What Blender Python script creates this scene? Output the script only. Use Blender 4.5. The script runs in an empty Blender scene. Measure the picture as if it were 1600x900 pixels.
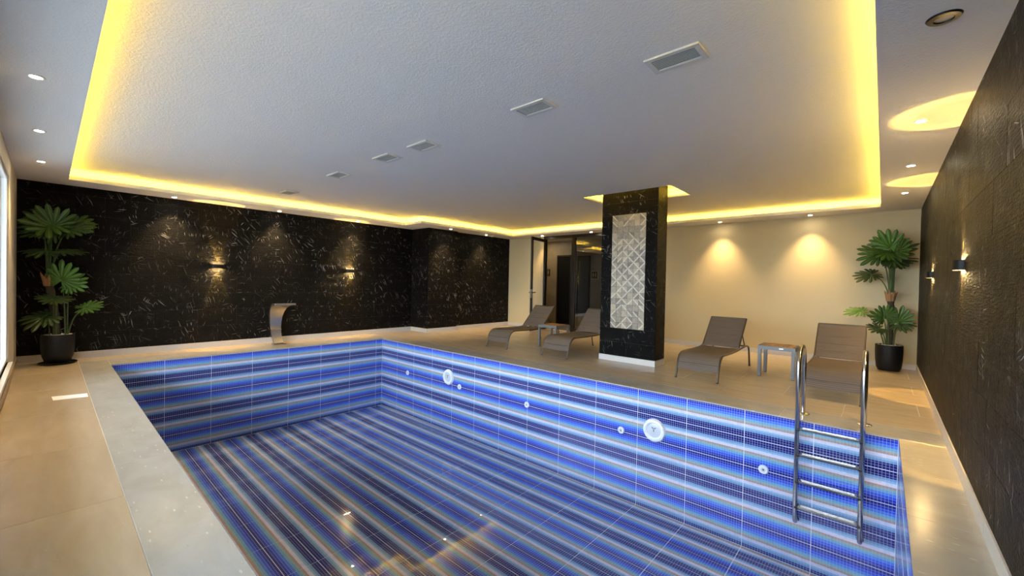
import bpy, bmesh, math, random
from mathutils import Vector, Matrix, Euler
random.seed(7)
PI = math.pi
scene = bpy.context.scene
COL = scene.collection

# ------------------------------------------------------------------ camera, world, exposure
F_PX, YAW, PITCH, ROLL, CAM_H = 648.65, 0.72967, -0.01237, 0.01996, 1.295
cam_data = bpy.data.cameras.new('camera')
cam_data.sensor_width = 36.0
cam_data.lens = 36.0 * F_PX / 1600.0
cam_data.clip_start = 0.02
cam = bpy.data.objects.new('camera', cam_data)
COL.objects.link(cam)
fwd = Vector((-math.sin(YAW) * math.cos(PITCH), math.cos(YAW) * math.cos(PITCH), math.sin(PITCH)))
rgt = Vector((math.cos(YAW), math.sin(YAW), 0))
upv = rgt.cross(fwd)
r2 = math.cos(ROLL) * rgt + math.sin(ROLL) * upv
u2 = -math.sin(ROLL) * rgt + math.cos(ROLL) * upv
m = Matrix((r2, u2, -fwd)).transposed().to_4x4()
m.translation = Vector((0, 0, CAM_H))
cam.matrix_world = m
scene.camera = cam

world = bpy.data.worlds.new('sky')
scene.world = world
world.use_nodes = True
bg = world.node_tree.nodes['Background']
bg.inputs[0].default_value = (0.72, 0.855, 1.0, 1)
bg.inputs[1].default_value = 1.95
scene.view_settings.view_transform = 'Standard'
scene.view_settings.look = 'None'
scene.view_settings.exposure = 3.35
scene.view_settings.gamma = 1.0
scene.view_settings.use_curve_mapping = False
scene.cycles.max_bounces = 10
scene.cycles.diffuse_bounces = 5
scene.cycles.glossy_bounces = 5
scene.cycles.transparent_max_bounces = 12
scene.cycles.sample_clamp_indirect = 6.0
scene.cycles.caustics_reflective = False
scene.cycles.use_denoising = True

LED_COL, LED_STRENGTH = (1.0, 0.62, 0.05), 10.0
SPOT_COL, SPOT_W = (1.0, 0.70, 0.34), 20.0
SCONCE_COL, SCONCE_W = (1.0, 0.56, 0.10), 12.0

# ------------------------------------------------------------------ measures (metres)
WA, WA2, WB, WC, WD = -9.18, -8.59, 9.45, 0.43, -0.30        # wall planes
PX0, PX1, PY0, PY1 = -8.27, 0.13, 0.613, 4.962               # pool basin
OX0, OY0, OY1 = -8.80, 0.305, 5.386                          # outer coping line
ZS, ZC = 2.631, 2.784                                        # soffit and tray ceiling
ZW, ZF = -1.34, -1.47                                        # water and pool floor
CY0, CY1, CX = 6.33, 7.28, -8.48                             # column on the left wall
PIL = (-3.68, -2.685, 6.44, 6.815)                           # pillar

# ------------------------------------------------------------------ helpers
class MB:
    """Collects shapes into one mesh."""
    def __init__(s):
        s.bm = bmesh.new()
        s.uv = None
    def box(s, x0, x1, y0, y1, z0, z1, M=None):
        v = [s.bm.verts.new(Vector(c) if M is None else M @ Vector(c)) for c in
             ((x0,y0,z0),(x1,y0,z0),(x1,y1,z0),(x0,y1,z0),(x0,y0,z1),(x1,y0,z1),(x1,y1,z1),(x0,y1,z1))]
        for f in ((3,2,1,0),(4,5,6,7),(0,1,5,4),(1,2,6,5),(2,3,7,6),(3,0,4,7)):
            s.bm.faces.new([v[i] for i in f])
        return s
    def tube(s, pts, r, n=12, cap=True):
        pts = [Vector(p) for p in pts]
        rs = r if isinstance(r, (list, tuple)) else [r] * len(pts)
        rings = []
        prev = None
        for i, p in enumerate(pts):
            t = (pts[min(i+1, len(pts)-1)] - pts[max(i-1, 0)]).normalized()
            if prev is None:
                a = Vector((0,0,1)) if abs(t.z) < .9 else Vector((1,0,0))
                x = t.cross(a).normalized()
            else:
                x = (prev - t * prev.dot(t)).normalized()
            prev = x
            y = t.cross(x)
            rings.append([s.bm.verts.new(p + rs[i] * (math.cos(2*PI*k/n) * x + math.sin(2*PI*k/n) * y)) for k in range(n)])
        for a, b in zip(rings, rings[1:]):
            for k in range(n):
                s.bm.faces.new((a[k], a[(k+1) % n], b[(k+1) % n], b[k]))
        if cap:
            s.bm.faces.new(rings[0][::-1]); s.bm.faces.new(rings[-1])
        return s
    def lathe(s, prof, n=32, M=None, close=True):
        rings = []
        for r, z in prof:
            ring = []
            for k in range(n):
                c = Vector((r*math.cos(2*PI*k/n), r*math.sin(2*PI*k/n), z))
                ring.append(s.bm.verts.new(c if M is None else M @ c))
            rings.append(ring)
        for a, b in zip(rings, rings[1:]):
            for k in range(n):
                s.bm.faces.new((a[k], a[(k+1) % n], b[(k+1) % n], b[k]))
        if close:
            s.bm.faces.new(rings[0][::-1]); s.bm.faces.new(rings[-1])
        return s
    def sheet(s, rows, th):
        """rows: list of rows of points (a grid); gives it thickness th along its normal."""
        g = [[Vector(p) for p in r] for r in rows]
        nr, nc = len(g), len(g[0])
        nor = [[None]*nc for _ in range(nr)]
        for i in range(nr):
            for j in range(nc):
                a = g[min(i+1,nr-1)][j] - g[max(i-1,0)][j]
                b = g[i][min(j+1,nc-1)] - g[i][max(j-1,0)]
                nor[i][j] = a.cross(b).normalized()
        T = [[s.bm.verts.new(g[i][j] + nor[i][j]*th*.5) for j in range(nc)] for i in range(nr)]
        B = [[s.bm.verts.new(g[i][j] - nor[i][j]*th*.5) for j in range(nc)] for i in range(nr)]
        for i in range(nr-1):
            for j in range(nc-1):
                s.bm.faces.new((T[i][j], T[i+1][j], T[i+1][j+1], T[i][j+1]))
                s.bm.faces.new((B[i][j], B[i][j+1], B[i+1][j+1], B[i+1][j]))
        for i in range(nr-1):
            s.bm.faces.new((T[i][0], B[i][0], B[i+1][0], T[i+1][0]))
            s.bm.faces.new((T[i][-1], T[i+1][-1], B[i+1][-1], B[i][-1]))
        for j in range(nc-1):
            s.bm.faces.new((T[0][j], T[0][j+1], B[0][j+1], B[0][j]))
            s.bm.faces.new((T[-1][j], B[-1][j], B[-1][j+1], T[-1][j+1]))
        return s
    def prism(s, poly, z0, z1, M=None):
        n = len(poly)
        f = lambda x, y, z: Vector((x,y,z)) if M is None else M @ Vector((x,y,z))
        a = [s.bm.verts.new(f(x, y, z0)) for x, y in poly]
        b = [s.bm.verts.new(f(x, y, z1)) for x, y in poly]
        s.bm.faces.new(a[::-1]); s.bm.faces.new(b)
        for k in range(n):
            s.bm.faces.new((a[k], a[(k+1) % n], b[(k+1) % n], b[k]))
        return s
    def mesh(s, name, mat, smooth=False, bevel=0.0):
        bmesh.ops.recalc_face_normals(s.bm, faces=s.bm.faces)
        if bevel:
            bmesh.ops.bevel(s.bm, geom=[e for e in s.bm.edges if e.calc_face_angle(0) > .5], offset=bevel, segments=2, affect='EDGES', clamp_overlap=True)
        me = bpy.data.meshes.new(name)
        s.bm.to_mesh(me); s.bm.free()
        me.materials.append(mat)
        if smooth:
            me.polygons.foreach_set('use_smooth', [True]*len(me.polygons))
            me.set_sharp_from_angle(angle=math.radians(38))
        return me
    def build(s, name, mat, parent=None, smooth=False, bevel=0.0):
        return link(name, s.mesh(name, mat, smooth, bevel), parent)

def link(name, me, parent=None, M=None):
    o = bpy.data.objects.new(name, me)
    COL.objects.link(o)
    if parent is not None:
        o.parent = parent
    if M is not None:
        o.matrix_local = M
    return o

def tag(o, label=None, cat=None, group=None, kind=None):
    if label: o['label'] = label
    if cat: o['category'] = cat
    if group: o['group'] = group
    if kind: o['kind'] = kind
    return o

def struct(o):
    o['kind'] = 'structure'
    return o

def empty(name, loc=(0,0,0), rz=0.0, parent=None):
    o = bpy.data.objects.new(name, None)
    o.empty_display_size = .1
    COL.objects.link(o)
    o.location = loc
    o.rotation_euler = (0, 0, rz)
    if parent is not None: o.parent = parent
    return o

def copy_tree(o, parent=None):
    c = o.copy()
    COL.objects.link(c)
    c.parent = parent
    for ch in [x for x in o.children]:
        copy_tree(ch, c)
    return c

def T(loc, rot=(0,0,0)):
    return Matrix.Translation(loc) @ Euler(rot).to_matrix().to_4x4()

# ------------------------------------------------------------------ materials
def srgb(r, g, b):
    f = lambda c: (c/255/12.92) if c/255 <= .04045 else ((c/255+.055)/1.055)**2.4
    return (f(r), f(g), f(b), 1)

class NT:
    def __init__(s, name):
        s.m = bpy.data.materials.new(name)
        s.m.use_nodes = True
        s.t = s.m.node_tree
        s.t.nodes.clear()
        s.out = s.n('ShaderNodeOutputMaterial')
    def n(s, typ, **kw):
        nd = s.t.nodes.new(typ)
        for k, v in kw.items(): setattr(nd, k, v)
        return nd
    def l(s, a, b): s.t.links.new(a, b)
    def val(s, sock, v):
        if hasattr(v, 'is_linked') or isinstance(v, bpy.types.NodeSocket): s.l(v, sock)
        else: sock.default_value = v
    def math(s, op, a, b=0.0, c=None, clamp=False):
        nd = s.n('ShaderNodeMath', operation=op, use_clamp=clamp)
        s.val(nd.inputs[0], a); s.val(nd.inputs[1], b)
        if c is not None: s.val(nd.inputs[2], c)
        return nd.outputs[0]
    def mix(s, f, a, b, mode='MIX'):
        nd = s.n('ShaderNodeMix', data_type='RGBA', blend_type=mode)
        s.val(nd.inputs[0], f); s.val(nd.inputs[6], a); s.val(nd.inputs[7], b)
        return nd.outputs[2]
    def ramp(s, f, stops, interp='LINEAR'):
        nd = s.n('ShaderNodeValToRGB')
        cr = nd.color_ramp
        cr.interpolation = interp
        while len(cr.elements) > 1: cr.elements.remove(cr.elements[-1])
        cr.elements[0].position = stops[0][0]; cr.elements[0].color = stops[0][1]
        for p, c in stops[1:]:
            e = cr.elements.new(p); e.color = c
        s.val(nd.inputs[0], f)
        return nd.outputs[0]
    def smooth(s, v, a, b):
        nd = s.n('ShaderNodeMapRange', interpolation_type='SMOOTHSTEP')
        s.val(nd.inputs[0], v); nd.inputs[1].default_value = a; nd.inputs[2].default_value = b
        return nd.outputs[0]
    def noise(s, vec, scale, detail=3, rough=.5, dist=0):
        nd = s.n('ShaderNodeTexNoise')
        if vec is not None: s.l(vec, nd.inputs['Vector'])
        nd.inputs['Scale'].default_value = scale; nd.inputs['Detail'].default_value = detail
        nd.inputs['Roughness'].default_value = rough; nd.inputs['Distortion'].default_value = dist
        return nd.outputs[0]
    def mapping(s, vec, rot=(0,0,0), scale=(1,1,1), loc=(0,0,0)):
        nd = s.n('ShaderNodeMapping')
        s.l(vec, nd.inputs[0]); nd.inputs[1].default_value = loc
        nd.inputs[2].default_value = rot; nd.inputs[3].default_value = scale
        return nd.outputs[0]
    def bump(s, h, strength=.3, dist=.01):
        nd = s.n('ShaderNodeBump')
        nd.inputs['Strength'].default_value = strength; nd.inputs['Distance'].default_value = dist
        s.l(h, nd.inputs['Height'])
        return nd.outputs[0]
    def bsdf(s, col, rough=.5, metal=0.0, normal=None, spec=.5, coat=0):
        p = s.n('ShaderNodeBsdfPrincipled')
        s.val(p.inputs['Base Color'], col); s.val(p.inputs['Roughness'], rough); s.val(p.inputs['Metallic'], metal)
        p.inputs['Specular IOR Level'].default_value = spec
        p.inputs['Coat Weight'].default_value = coat
        if normal is not None: s.l(normal, p.inputs['Normal'])
        s.l(p.outputs[0], s.out.inputs[0])
        return p
    def coord(s, which='Object'):
        return s.n('ShaderNodeTexCoord').outputs[which]
    def rnd(s):
        return s.n('ShaderNodeObjectInfo').outputs['Random']
    def pos(s):
        return s.n('ShaderNodeNewGeometry').outputs['Position']

def simple(name, col, rough=.5, metal=0.0, spec=.5, nscale=60, namp=.06, bump=0.0):
    k = NT(name)
    c = k.coord()
    nz = k.noise(c, nscale, 3)
    cc = k.mix(nz, tuple(x*(1-namp) for x in col[:3])+(1,), tuple(min(1, x*(1+namp)) for x in col[:3])+(1,))
    k.bsdf(cc, rough, metal, k.bump(nz, bump, .004) if bump else None, spec)
    return k.m

def emit(name, col, strength):
    k = NT(name)
    e = k.n('ShaderNodeEmission')
    e.inputs[0].default_value = (*col[:3], 1); e.inputs[1].default_value = strength
    k.l(e.outputs[0], k.out.inputs[0])
    return k.m

def clear_mat(name, ior, tint=(1,1,1,1), rough=0.0, normal_fn=None, refl=1.0):
    """Clear pane or water surface: lets light straight through, reflects by the Fresnel law."""
    k = NT(name)
    tr = k.n('ShaderNodeBsdfTransparent'); tr.inputs[0].default_value = tint
    gl = k.n('ShaderNodeBsdfGlossy'); gl.inputs['Roughness'].default_value = rough
    geo = k.n('ShaderNodeNewGeometry')
    dt = k.n('ShaderNodeVectorMath', operation='DOT_PRODUCT')
    k.l(geo.outputs['Incoming'], dt.inputs[0])
    if normal_fn:
        nr = normal_fn(k); k.l(nr, gl.inputs['Normal']); k.l(nr, dt.inputs[1])
    else: k.l(geo.outputs['Normal'], dt.inputs[1])
    f0 = ((ior-1)/(ior+1))**2                     # Schlick's form: the same from both sides of a thin clear layer
    om = k.math('SUBTRACT', 1.0, k.math('ABSOLUTE', dt.outputs['Value']), clamp=True)
    f = k.math('MULTIPLY', k.math('MULTIPLY_ADD', k.math('POWER', om, 5.0), 1-f0, f0), refl, clamp=True)
    mx = k.n('ShaderNodeMixShader')
    k.l(f, mx.inputs[0]); k.l(tr.outputs[0], mx.inputs[1]); k.l(gl.outputs[0], mx.inputs[2])
    k.l(mx.outputs[0], k.out.inputs[0])
    return k.m

def marble_dark():
    k = NT('dark_marble')
    c = k.coord()
    rn = k.rnd()
    off = k.n('ShaderNodeCombineXYZ')
    k.l(k.math('MULTIPLY', rn, 37.0), off.inputs[0]); k.l(k.math('MULTIPLY', rn, 91.0), off.inputs[1])
    va = k.n('ShaderNodeVectorMath', operation='ADD'); k.l(c, va.inputs[0]); k.l(off.outputs[0], va.inputs[1])
    v = va.outputs[0]
    # a slight wobble so that the veins curve
    wob = k.n('ShaderNodeTexNoise'); wob.inputs['Scale'].default_value = 7; wob.inputs['Detail'].default_value = 2
    k.l(v, wob.inputs['Vector'])
    sub = k.n('ShaderNodeVectorMath', operation='SUBTRACT'); k.l(wob.outputs[1], sub.inputs[0]); sub.inputs[1].default_value = (.5,.5,.5)
    sc = k.n('ShaderNodeVectorMath', operation='SCALE'); k.l(sub.outputs[0], sc.inputs[0]); sc.inputs['Scale'].default_value = .03
    ad = k.n('ShaderNodeVectorMath', operation='ADD'); k.l(v, ad.inputs[0]); k.l(sc.outputs[0], ad.inputs[1])
    vein = None
    for ang, s1, s2, th, keep in ((.45, 1.5, 22, .13, .70), (-.5, 1.8, 28, .12, .74), (1.25, 2.2, 30, .12, .80), (-1.3, 2.5, 32, .12, .80), (.62, 1.3, 38, .13, .72), (.9, 4.5, 50, .16, .74)):
        vo = k.n('ShaderNodeTexVoronoi', voronoi_dimensions='2D', feature='F1')
        vo.inputs['Scale'].default_value = 1
        rv = k.n('ShaderNodeVectorRotate', rotation_type='Z_AXIS')
        k.l(ad.outputs[0], rv.inputs[0])
        k.l(k.math('ADD', k.math('MULTIPLY', rn, .9), ang), rv.inputs['Angle'])
        k.l(k.mapping(rv.outputs[0], (0,0,0), (s1, s2, 1), (ang*9, 3*ang, 0)), vo.inputs['Vector'])
        dash = k.math('SUBTRACT', 1.0, k.smooth(vo.outputs['Distance'], th*.35, th))
        sp = k.n('ShaderNodeSeparateColor'); k.l(vo.outputs['Color'], sp.inputs[0])
        dash = k.math('MULTIPLY', dash, k.math('POWER', k.smooth(sp.outputs[0], keep, 1.05), 1.5))
        vein = dash if vein is None else k.math('MAXIMUM', vein, dash)
    pn = k.pos()
    clus = k.noise(pn, 1.7, 3, .6)
    vein = k.math('MULTIPLY', vein, k.math('ADD', .22, k.smooth(clus, .46, .64)))
    ln = k.math('ABSOLUTE', k.math('SUBTRACT', k.noise(v, 2.6, 4, .55, .8), .5))
    ln = k.math('MULTIPLY', k.math('SUBTRACT', 1.0, k.smooth(ln, .0, .007)), k.smooth(k.noise(v, 6.0, 2, .5), .5, .68))
    vein = k.math('MAXIMUM', vein, k.math('MULTIPLY', ln, .22))
    cloud = k.noise(v, 5, 5, .65, .6)
    fine = k.noise(v, 38, 4, .7)
    base = k.ramp(cloud, [(.35, (.0030,.0028,.0028,1)), (.6, (.006,.0052,.0048,1)), (.78, (.015,.013,.0115,1))])
    fl = k.smooth(fine, .62, .8)
    base = k.mix(k.math('MULTIPLY', fl, .10), base, (.05,.045,.04,1))
    col = k.mix(k.math('MULTIPLY', vein, .85), base, (.60,.56,.52,1))
    rid = k.noise(k.mapping(v, scale=(9, 70, 20)), 1.0, 4, .65)
    lump = k.noise(v, 55, 3, .6)
    h = k.math('ADD', k.math('MULTIPLY', rid, .7), k.math('MULTIPLY', lump, .5))
    k.bsdf(col, k.math('ADD', .34, k.math('MULTIPLY', cloud, .22)), 0, k.bump(h, 1.0, .020), .08)
    return k.m

def mosaic():
    k = NT('pool_mosaic')
    uv = k.n('ShaderNodeTexCoord').outputs['UV']
    sx = k.n('ShaderNodeSeparateXYZ'); k.l(uv, sx.inputs[0])
    stops = []
    bands = [(0,(30,38,136)), (1,(36,60,190)), (2,(50,92,226)), (3.05,(76,134,228)), (4.05,(118,174,208)), (5.0,(150,176,170)), (5.75,(186,130,104)), (6.3,(208,214,236)), (7.7,(138,180,220)), (8.6,(100,148,200)), (9.4,(26,32,116))]
    for p, c in bands: stops.append((p/12, srgb(*c)))
    col = k.ramp(sx.outputs[1], stops, 'CONSTANT')
    rn = k.n('ShaderNodeTexWhiteNoise', noise_dimensions='2D')
    cu = k.math('FLOOR', k.math('MULTIPLY', sx.outputs[0], 24)); cv = k.math('FLOOR', k.math('MULTIPLY', sx.outputs[1], 12))
    cx = k.n('ShaderNodeCombineXYZ'); k.l(cu, cx.inputs[0]); k.l(cv, cx.inputs[1]); k.l(cx.outputs[0], rn.inputs[0])
    col = k.mix(k.math('MULTIPLY', rn.outputs[0], .12), col, (0.01,0.02,0.12,1))
    def edge(t, n, w):
        f = k.math('FRACT', k.math('MULTIPLY', t, n))
        d = k.math('MINIMUM', f, k.math('SUBTRACT', 1.0, f))
        return k.math('SUBTRACT', 1.0, k.smooth(d, w*.55, w))
    g = k.math('MAXIMUM', edge(sx.outputs[0], 24, .075), edge(sx.outputs[1], 12, .075))
    inwhite = k.math('MULTIPLY', k.smooth(sx.outputs[1], 6.2/12, 6.35/12), k.math('SUBTRACT', 1.0, k.smooth(sx.outputs[1], 7.6/12, 7.75/12)))
    g2 = k.math('MULTIPLY', g, k.math('SUBTRACT', 1.0, inwhite))
    col = k.mix(k.math('MULTIPLY', g2, .62), col, srgb(168,178,214))
    k.bsdf(col, k.math('ADD', .14, k.math('MULTIPLY', g, .4)), 0, k.bump(k.math('SUBTRACT', 1.0, g2), .25, .002), .5)
    return k.m

def stone_floor(name, c0, c1, c2, rough, flecks=False, stretch=(1.2, 5, 1)):
    k = NT(name)
    c = k.coord(); rn = k.rnd()
    off = k.n('ShaderNodeCombineXYZ'); k.l(k.math('MULTIPLY', rn, 23.0), off.inputs[0]); k.l(k.math('MULTIPLY', rn, 57.0), off.inputs[1])
    va = k.n('ShaderNodeVectorMath', operation='ADD'); k.l(c, va.inputs[0]); k.l(off.outputs[0], va.inputs[1])
    v = va.outputs[0]
    a = k.noise(k.mapping(v, scale=stretch), 1.6, 5, .6, .5)
    b = k.noise(v, 45, 4, .7)
    col = k.ramp(a, [(.2, c0), (.5, c1), (.85, c2)])
    col = k.mix(k.math('MULTIPLY', b, .05), col, (.12,.1,.08,1))
    if flecks:
        vo = k.n('ShaderNodeTexVoronoi', voronoi_dimensions='2D'); vo.inputs['Scale'].default_value = 1
        k.l(k.mapping(v, (0,0,.5), (9, 30, 1)), vo.inputs['Vector'])
        sp = k.n('ShaderNodeSeparateColor'); k.l(vo.outputs['Color'], sp.inputs[0])
        f = k.math('MULTIPLY', k.math('SUBTRACT', 1.0, k.smooth(vo.outputs['Distance'], .06, .2)), k.smooth(sp.outputs[0], .8, 1.0))
        col = k.mix(k.math('MULTIPLY', f, .35), col, (.75,.73,.70,1))
        pit = k.math('MULTIPLY', k.smooth(k.noise(k.mapping(v, scale=(1,2.2,1)), 30, 3, .6), .66, .74), .5)
        col = k.mix(pit, col, (.2,.18,.15,1))
    k.bsdf(col, k.math('ADD', rough, k.math('MULTIPLY', b, .02)), 0, None, .5)
    return k.m

def plaster():
    k = NT('ceiling_plaster')
    p = k.pos()
    a = k.noise(p, 62, 4, .6); b = k.noise(p, 140, 2, .5)
    h = k.math('ADD', k.math('MULTIPLY', k.smooth(a, .42, .66), 1.0), k.math('MULTIPLY', b, .3))
    k.bsdf((.72,.72,.725,1), .75, 0, k.bump(h, .32, .004), .25)
    return k.m

def wall_paint(name, col):
    k = NT(name)
    p = k.pos()
    a = k.noise(p, 90, 3, .6); b = k.noise(p, 2.0, 3, .5)
    c = k.mix(k.math('MULTIPLY', b, .12), col, tuple(x*.82 for x in col[:3])+(1,))
    k.bsdf(c, .6, 0, k.bump(a, .12, .003), .3)
    return k.m

def brushed(name, col, rough):
    k = NT(name)
    c = k.coord()
    nz = k.noise(k.mapping(c, scale=(2, 2, 160)), 3, 3)
    k.bsdf(k.mix(nz, tuple(x*.9 for x in col[:3])+(1,), col), k.math('ADD', rough, k.math('MULTIPLY', nz, .12)), 1.0)
    return k.m

def weave():
    k = NT('sling_fabric')
    c = k.coord()
    w = k.n('ShaderNodeTexWave', wave_type='BANDS', bands_direction='Y'); w.inputs['Scale'].default_value = 42
    w.inputs['Distortion'].default_value = .6
    k.l(c, w.inputs[0])
    w2 = k.n('ShaderNodeTexWave', wave_type='BANDS', bands_direction='X'); w2.inputs['Scale'].default_value = 60
    k.l(c, w2.inputs[0])
    st = k.noise(k.mapping(c, scale=(1.5, 30, 30)), 1.5, 3, .6)
    f = k.math('ADD', k.math('MULTIPLY', w.outputs[1], .5), k.math('MULTIPLY', st, .6))
    col = k.ramp(f, [(.2, (.072,.052,.038,1)), (.8, (.150,.112,.082,1))])
    h = k.math('ADD', w.outputs[1], w2.outputs[1])
    k.bsdf(col, .62, 0, k.bump(h, .25, .002), .35)
    return k.m

def wood():
    k = NT('teak_wood')
    c = k.coord(); rn = k.rnd()
    off = k.n('ShaderNodeCombineXYZ'); k.l(k.math('MULTIPLY', rn, 13.0), off.inputs[2])
    va = k.n('ShaderNodeVectorMath', operation='ADD'); k.l(c, va.inputs[0]); k.l(off.outputs[0], va.inputs[1])
    g = k.noise(k.mapping(va.outputs[0], scale=(40, 3, 12)), 1.5, 5, .6, .8)
    col = k.ramp(k.math('ADD', k.math('MULTIPLY', g, .7), k.math('MULTIPLY', rn, .3)), [(.25, (.20,.085,.025,1)), (.5, (.36,.17,.05,1)), (.8, (.50,.27,.09,1))])
    k.bsdf(col, .5, 0, k.bump(g, .1, .002))
    return k.m

def leaf_mat(name, c0, c1):
    k = NT(name)
    uv = k.n('ShaderNodeTexCoord').outputs['UV']
    sx = k.n('ShaderNodeSeparateXYZ'); k.l(uv, sx.inputs[0])
    ob = k.coord(); rn = k.rnd()
    nz = k.noise(ob, 14, 3)
    col = k.mix(nz, c0, c1)
    col = k.mix(k.math('MULTIPLY', rn, .35), col, tuple(x*.55 for x in c0[:3])+(1,))
    rib = k.math('SUBTRACT', 1.0, k.smooth(k.math('ABSOLUTE', sx.outputs[0]), .0, .10))
    col = k.mix(k.math('MULTIPLY', rib, .5), col, (.20,.30,.08,1))
    p = k.bsdf(col, .42, 0, k.bump(rib, .3, .004), .45)
    return k.m

def decor_mat():
    """marbled decor tile: a pale diagonal band crosses the tile (printed), tone differs from tile to tile"""
    def make(name, line):
        k = NT(name)
        uv = k.n('ShaderNodeTexCoord').outputs['UV']
        sx = k.n('ShaderNodeSeparateXYZ'); k.l(uv, sx.inputs[0])
        rn = k.rnd(); ob = k.coord()
        off = k.n('ShaderNodeCombineXYZ'); k.l(k.math('MULTIPLY', rn, 31.0), off.inputs[0])
        va = k.n('ShaderNodeVectorMath', operation='ADD'); k.l(ob, va.inputs[0]); k.l(off.outputs[0], va.inputs[1])
        nz = k.noise(va.outputs[0], 26, 5, .65, .7)
        tone = k.math('ADD', k.math('MULTIPLY', rn, .30), k.math('MULTIPLY', nz, .72))
        dark = k.ramp(tone, [(.25, (.06,.048,.034,1)), (.5, (.155,.125,.082,1)), (.75, (.30,.245,.16,1))])
        pale = k.ramp(tone, [(.2, (.17,.14,.088,1)), (.45, (.33,.27,.17,1)), (.75, (.48,.40,.26,1))])
        if line:
            d = k.math('ABSOLUTE', k.math('SUBTRACT', k.math('ADD', sx.outputs[0], sx.outputs[1]), 1.0))
            ln = k.math('SUBTRACT', 1.0, k.smooth(d, .10, .16))
            half = k.smooth(k.math('ADD', sx.outputs[0], sx.outputs[1]), .98, 1.02)
            col = k.mix(half, dark, k.mix(.45, dark, pale))
            col = k.mix(k.math('MULTIPLY', ln, .9), col, (.46,.40,.29,1))
        else:
            col = k.mix(k.smooth(rn, .35, .65), pale, dark)
        k.bsdf(col, .4, 0, k.bump(nz, .1, .002))
        return k.m
    return make('decor_tile_lined', True), make('decor_tile_plain', False)

def water_normal(k):
    p = k.pos()
    n1 = k.noise(k.mapping(p, scale=(1, 1.6, 1)), 1.8, 2, .5)
    return k.bump(n1, .0008, .02)

M = dict(
    marble=marble_dark(), mosaic=mosaic(), plaster=plaster(),
    tile=stone_floor('porcelain_tile', (.37,.295,.205,1), (.42,.34,.245,1), (.47,.39,.29,1), .26),
    coping=stone_floor('coping_stone', (.31,.295,.265,1), (.37,.355,.325,1), (.43,.415,.38,1), .20, True, (1.5, 2.5, 1)),
    skirting=simple('skirting_tile', (.52,.50,.47,1), .3),
    grout=simple('grout', (.62,.60,.56,1), .8),
    poolgrout=simple('pool_grout', (.80,.83,.90,1), .7),
    beige=wall_paint('beige_paint', (.56,.465,.275,1)),
    white=wall_paint('window_wall_paint', (.62,.56,.45,1)),
    black=simple('black_backing', (.01,.009,.008,1), .6),
    chrome=brushed('stainless_steel', (.62,.60,.57,1), .12),
    steel=brushed('tread_steel', (.30,.29,.28,1), .22),
    fountain=brushed('brushed_steel', (.60,.57,.53,1), .24),
    rubber=simple('black_rubber', (.012,.012,.013,1), .5),
    sling=weave(), bronze=simple('bronze_frame', (.085,.068,.05,1), .35, .6),
    greymetal=simple('grey_powder_coat', (.15,.15,.148,1), .5, .2),
    teak=wood(), pot=simple('charcoal_pot', (.006,.007,.009,1), .5, 0, .3, 30, .15),
    pebble=simple('white_pebbles', (.72,.70,.66,1), .7, 0, .5, 25, .2, .3),
    trunk=simple('fibrous_trunk', (.055,.045,.030,1), .8, 0, .3, 50, .5, .8),
    sheath=simple('leaf_sheath', (.34,.17,.07,1), .7, 0, .3, 30, .4, .5),
    stem=simple('leaf_stem', (.075,.115,.035,1), .5, 0, .4, 20, .25),
    leafA=leaf_mat('leaf_green', (.022,.070,.009,1), (.055,.135,.018,1)),
    leafB=leaf_mat('leaf_dark', (.013,.036,.008,1), (.028,.065,.014,1)),
    leafC=leaf_mat('leaf_bright', (.045,.14,.014,1), (.09,.22,.022,1)),
    ring=simple('white_trim', (.75,.74,.72,1), .4), darkring=simple('dark_trim', (.02,.019,.018,1), .35, .5),
    fixture=simple('black_fixture', (.004,.004,.004,1), .55, 0, .3),
    plastic=simple('white_plastic', (.78,.83,.86,1), .35), plasticg=simple('frosted_lens', (.58,.63,.72,1), .25),
    hole=simple('dark_hole', (.03,.03,.035,1), .5),
    doorframe=simple('dark_bronze_profile', (.022,.019,.016,1), .35, .5),
    winframe=simple('window_frame', (.75,.76,.76,1), .4),
    sill=simple('white_sill', (.80,.80,.80,1), .25),
    lobbystone=stone_floor('lobby_stone', (.12,.095,.06,1), (.20,.165,.105,1), (.28,.235,.15,1), .45),
    darkopening=simple('dark_opening', (.002,.002,.002,1), .7, 0, .15),
    greydoor=simple('grey_door', (.025,.026,.027,1), .5),
    signblack=simple('sign_black', (.012,.011,.010,1), .4), signgold=simple('sign_gold', (.45,.32,.12,1), .35, .7),
    signpale=simple('sign_border', (.50,.45,.36,1), .5),
    white_strip=simple('strip_white', (.86,.88,.92,1), .4),
    ground=simple('terrace', (.27,.27,.26,1), .8),
    vent=simple('vent_white', (.58,.59,.58,1), .45), ventdark=simple('vent_shadow_box', (.28,.29,.28,1), .7),
    ventgrey=simple('vent_slat', (.60,.61,.60,1), .5),
    led=emit('led_strip', LED_COL, LED_STRENGTH), lamp=emit('lamp_lens', (1.0, .86, .62), 18.0),
    lampoff=simple('lamp_off', (.35,.33,.30,1), .25), sconcelens=emit('sconce_lens', (1.0, .66, .26), 50.0),
    glass=clear_mat('clear_glass', 1.5), doorglass=clear_mat('tinted_door_glass', 1.7, (.62,.62,.62,1), refl=1.3),
    water=clear_mat('water_surface', 1.33, (.98,.99,1,1), .0, water_normal, 1.0),
)
M['decor'], M['decorplain'] = decor_mat()

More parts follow.
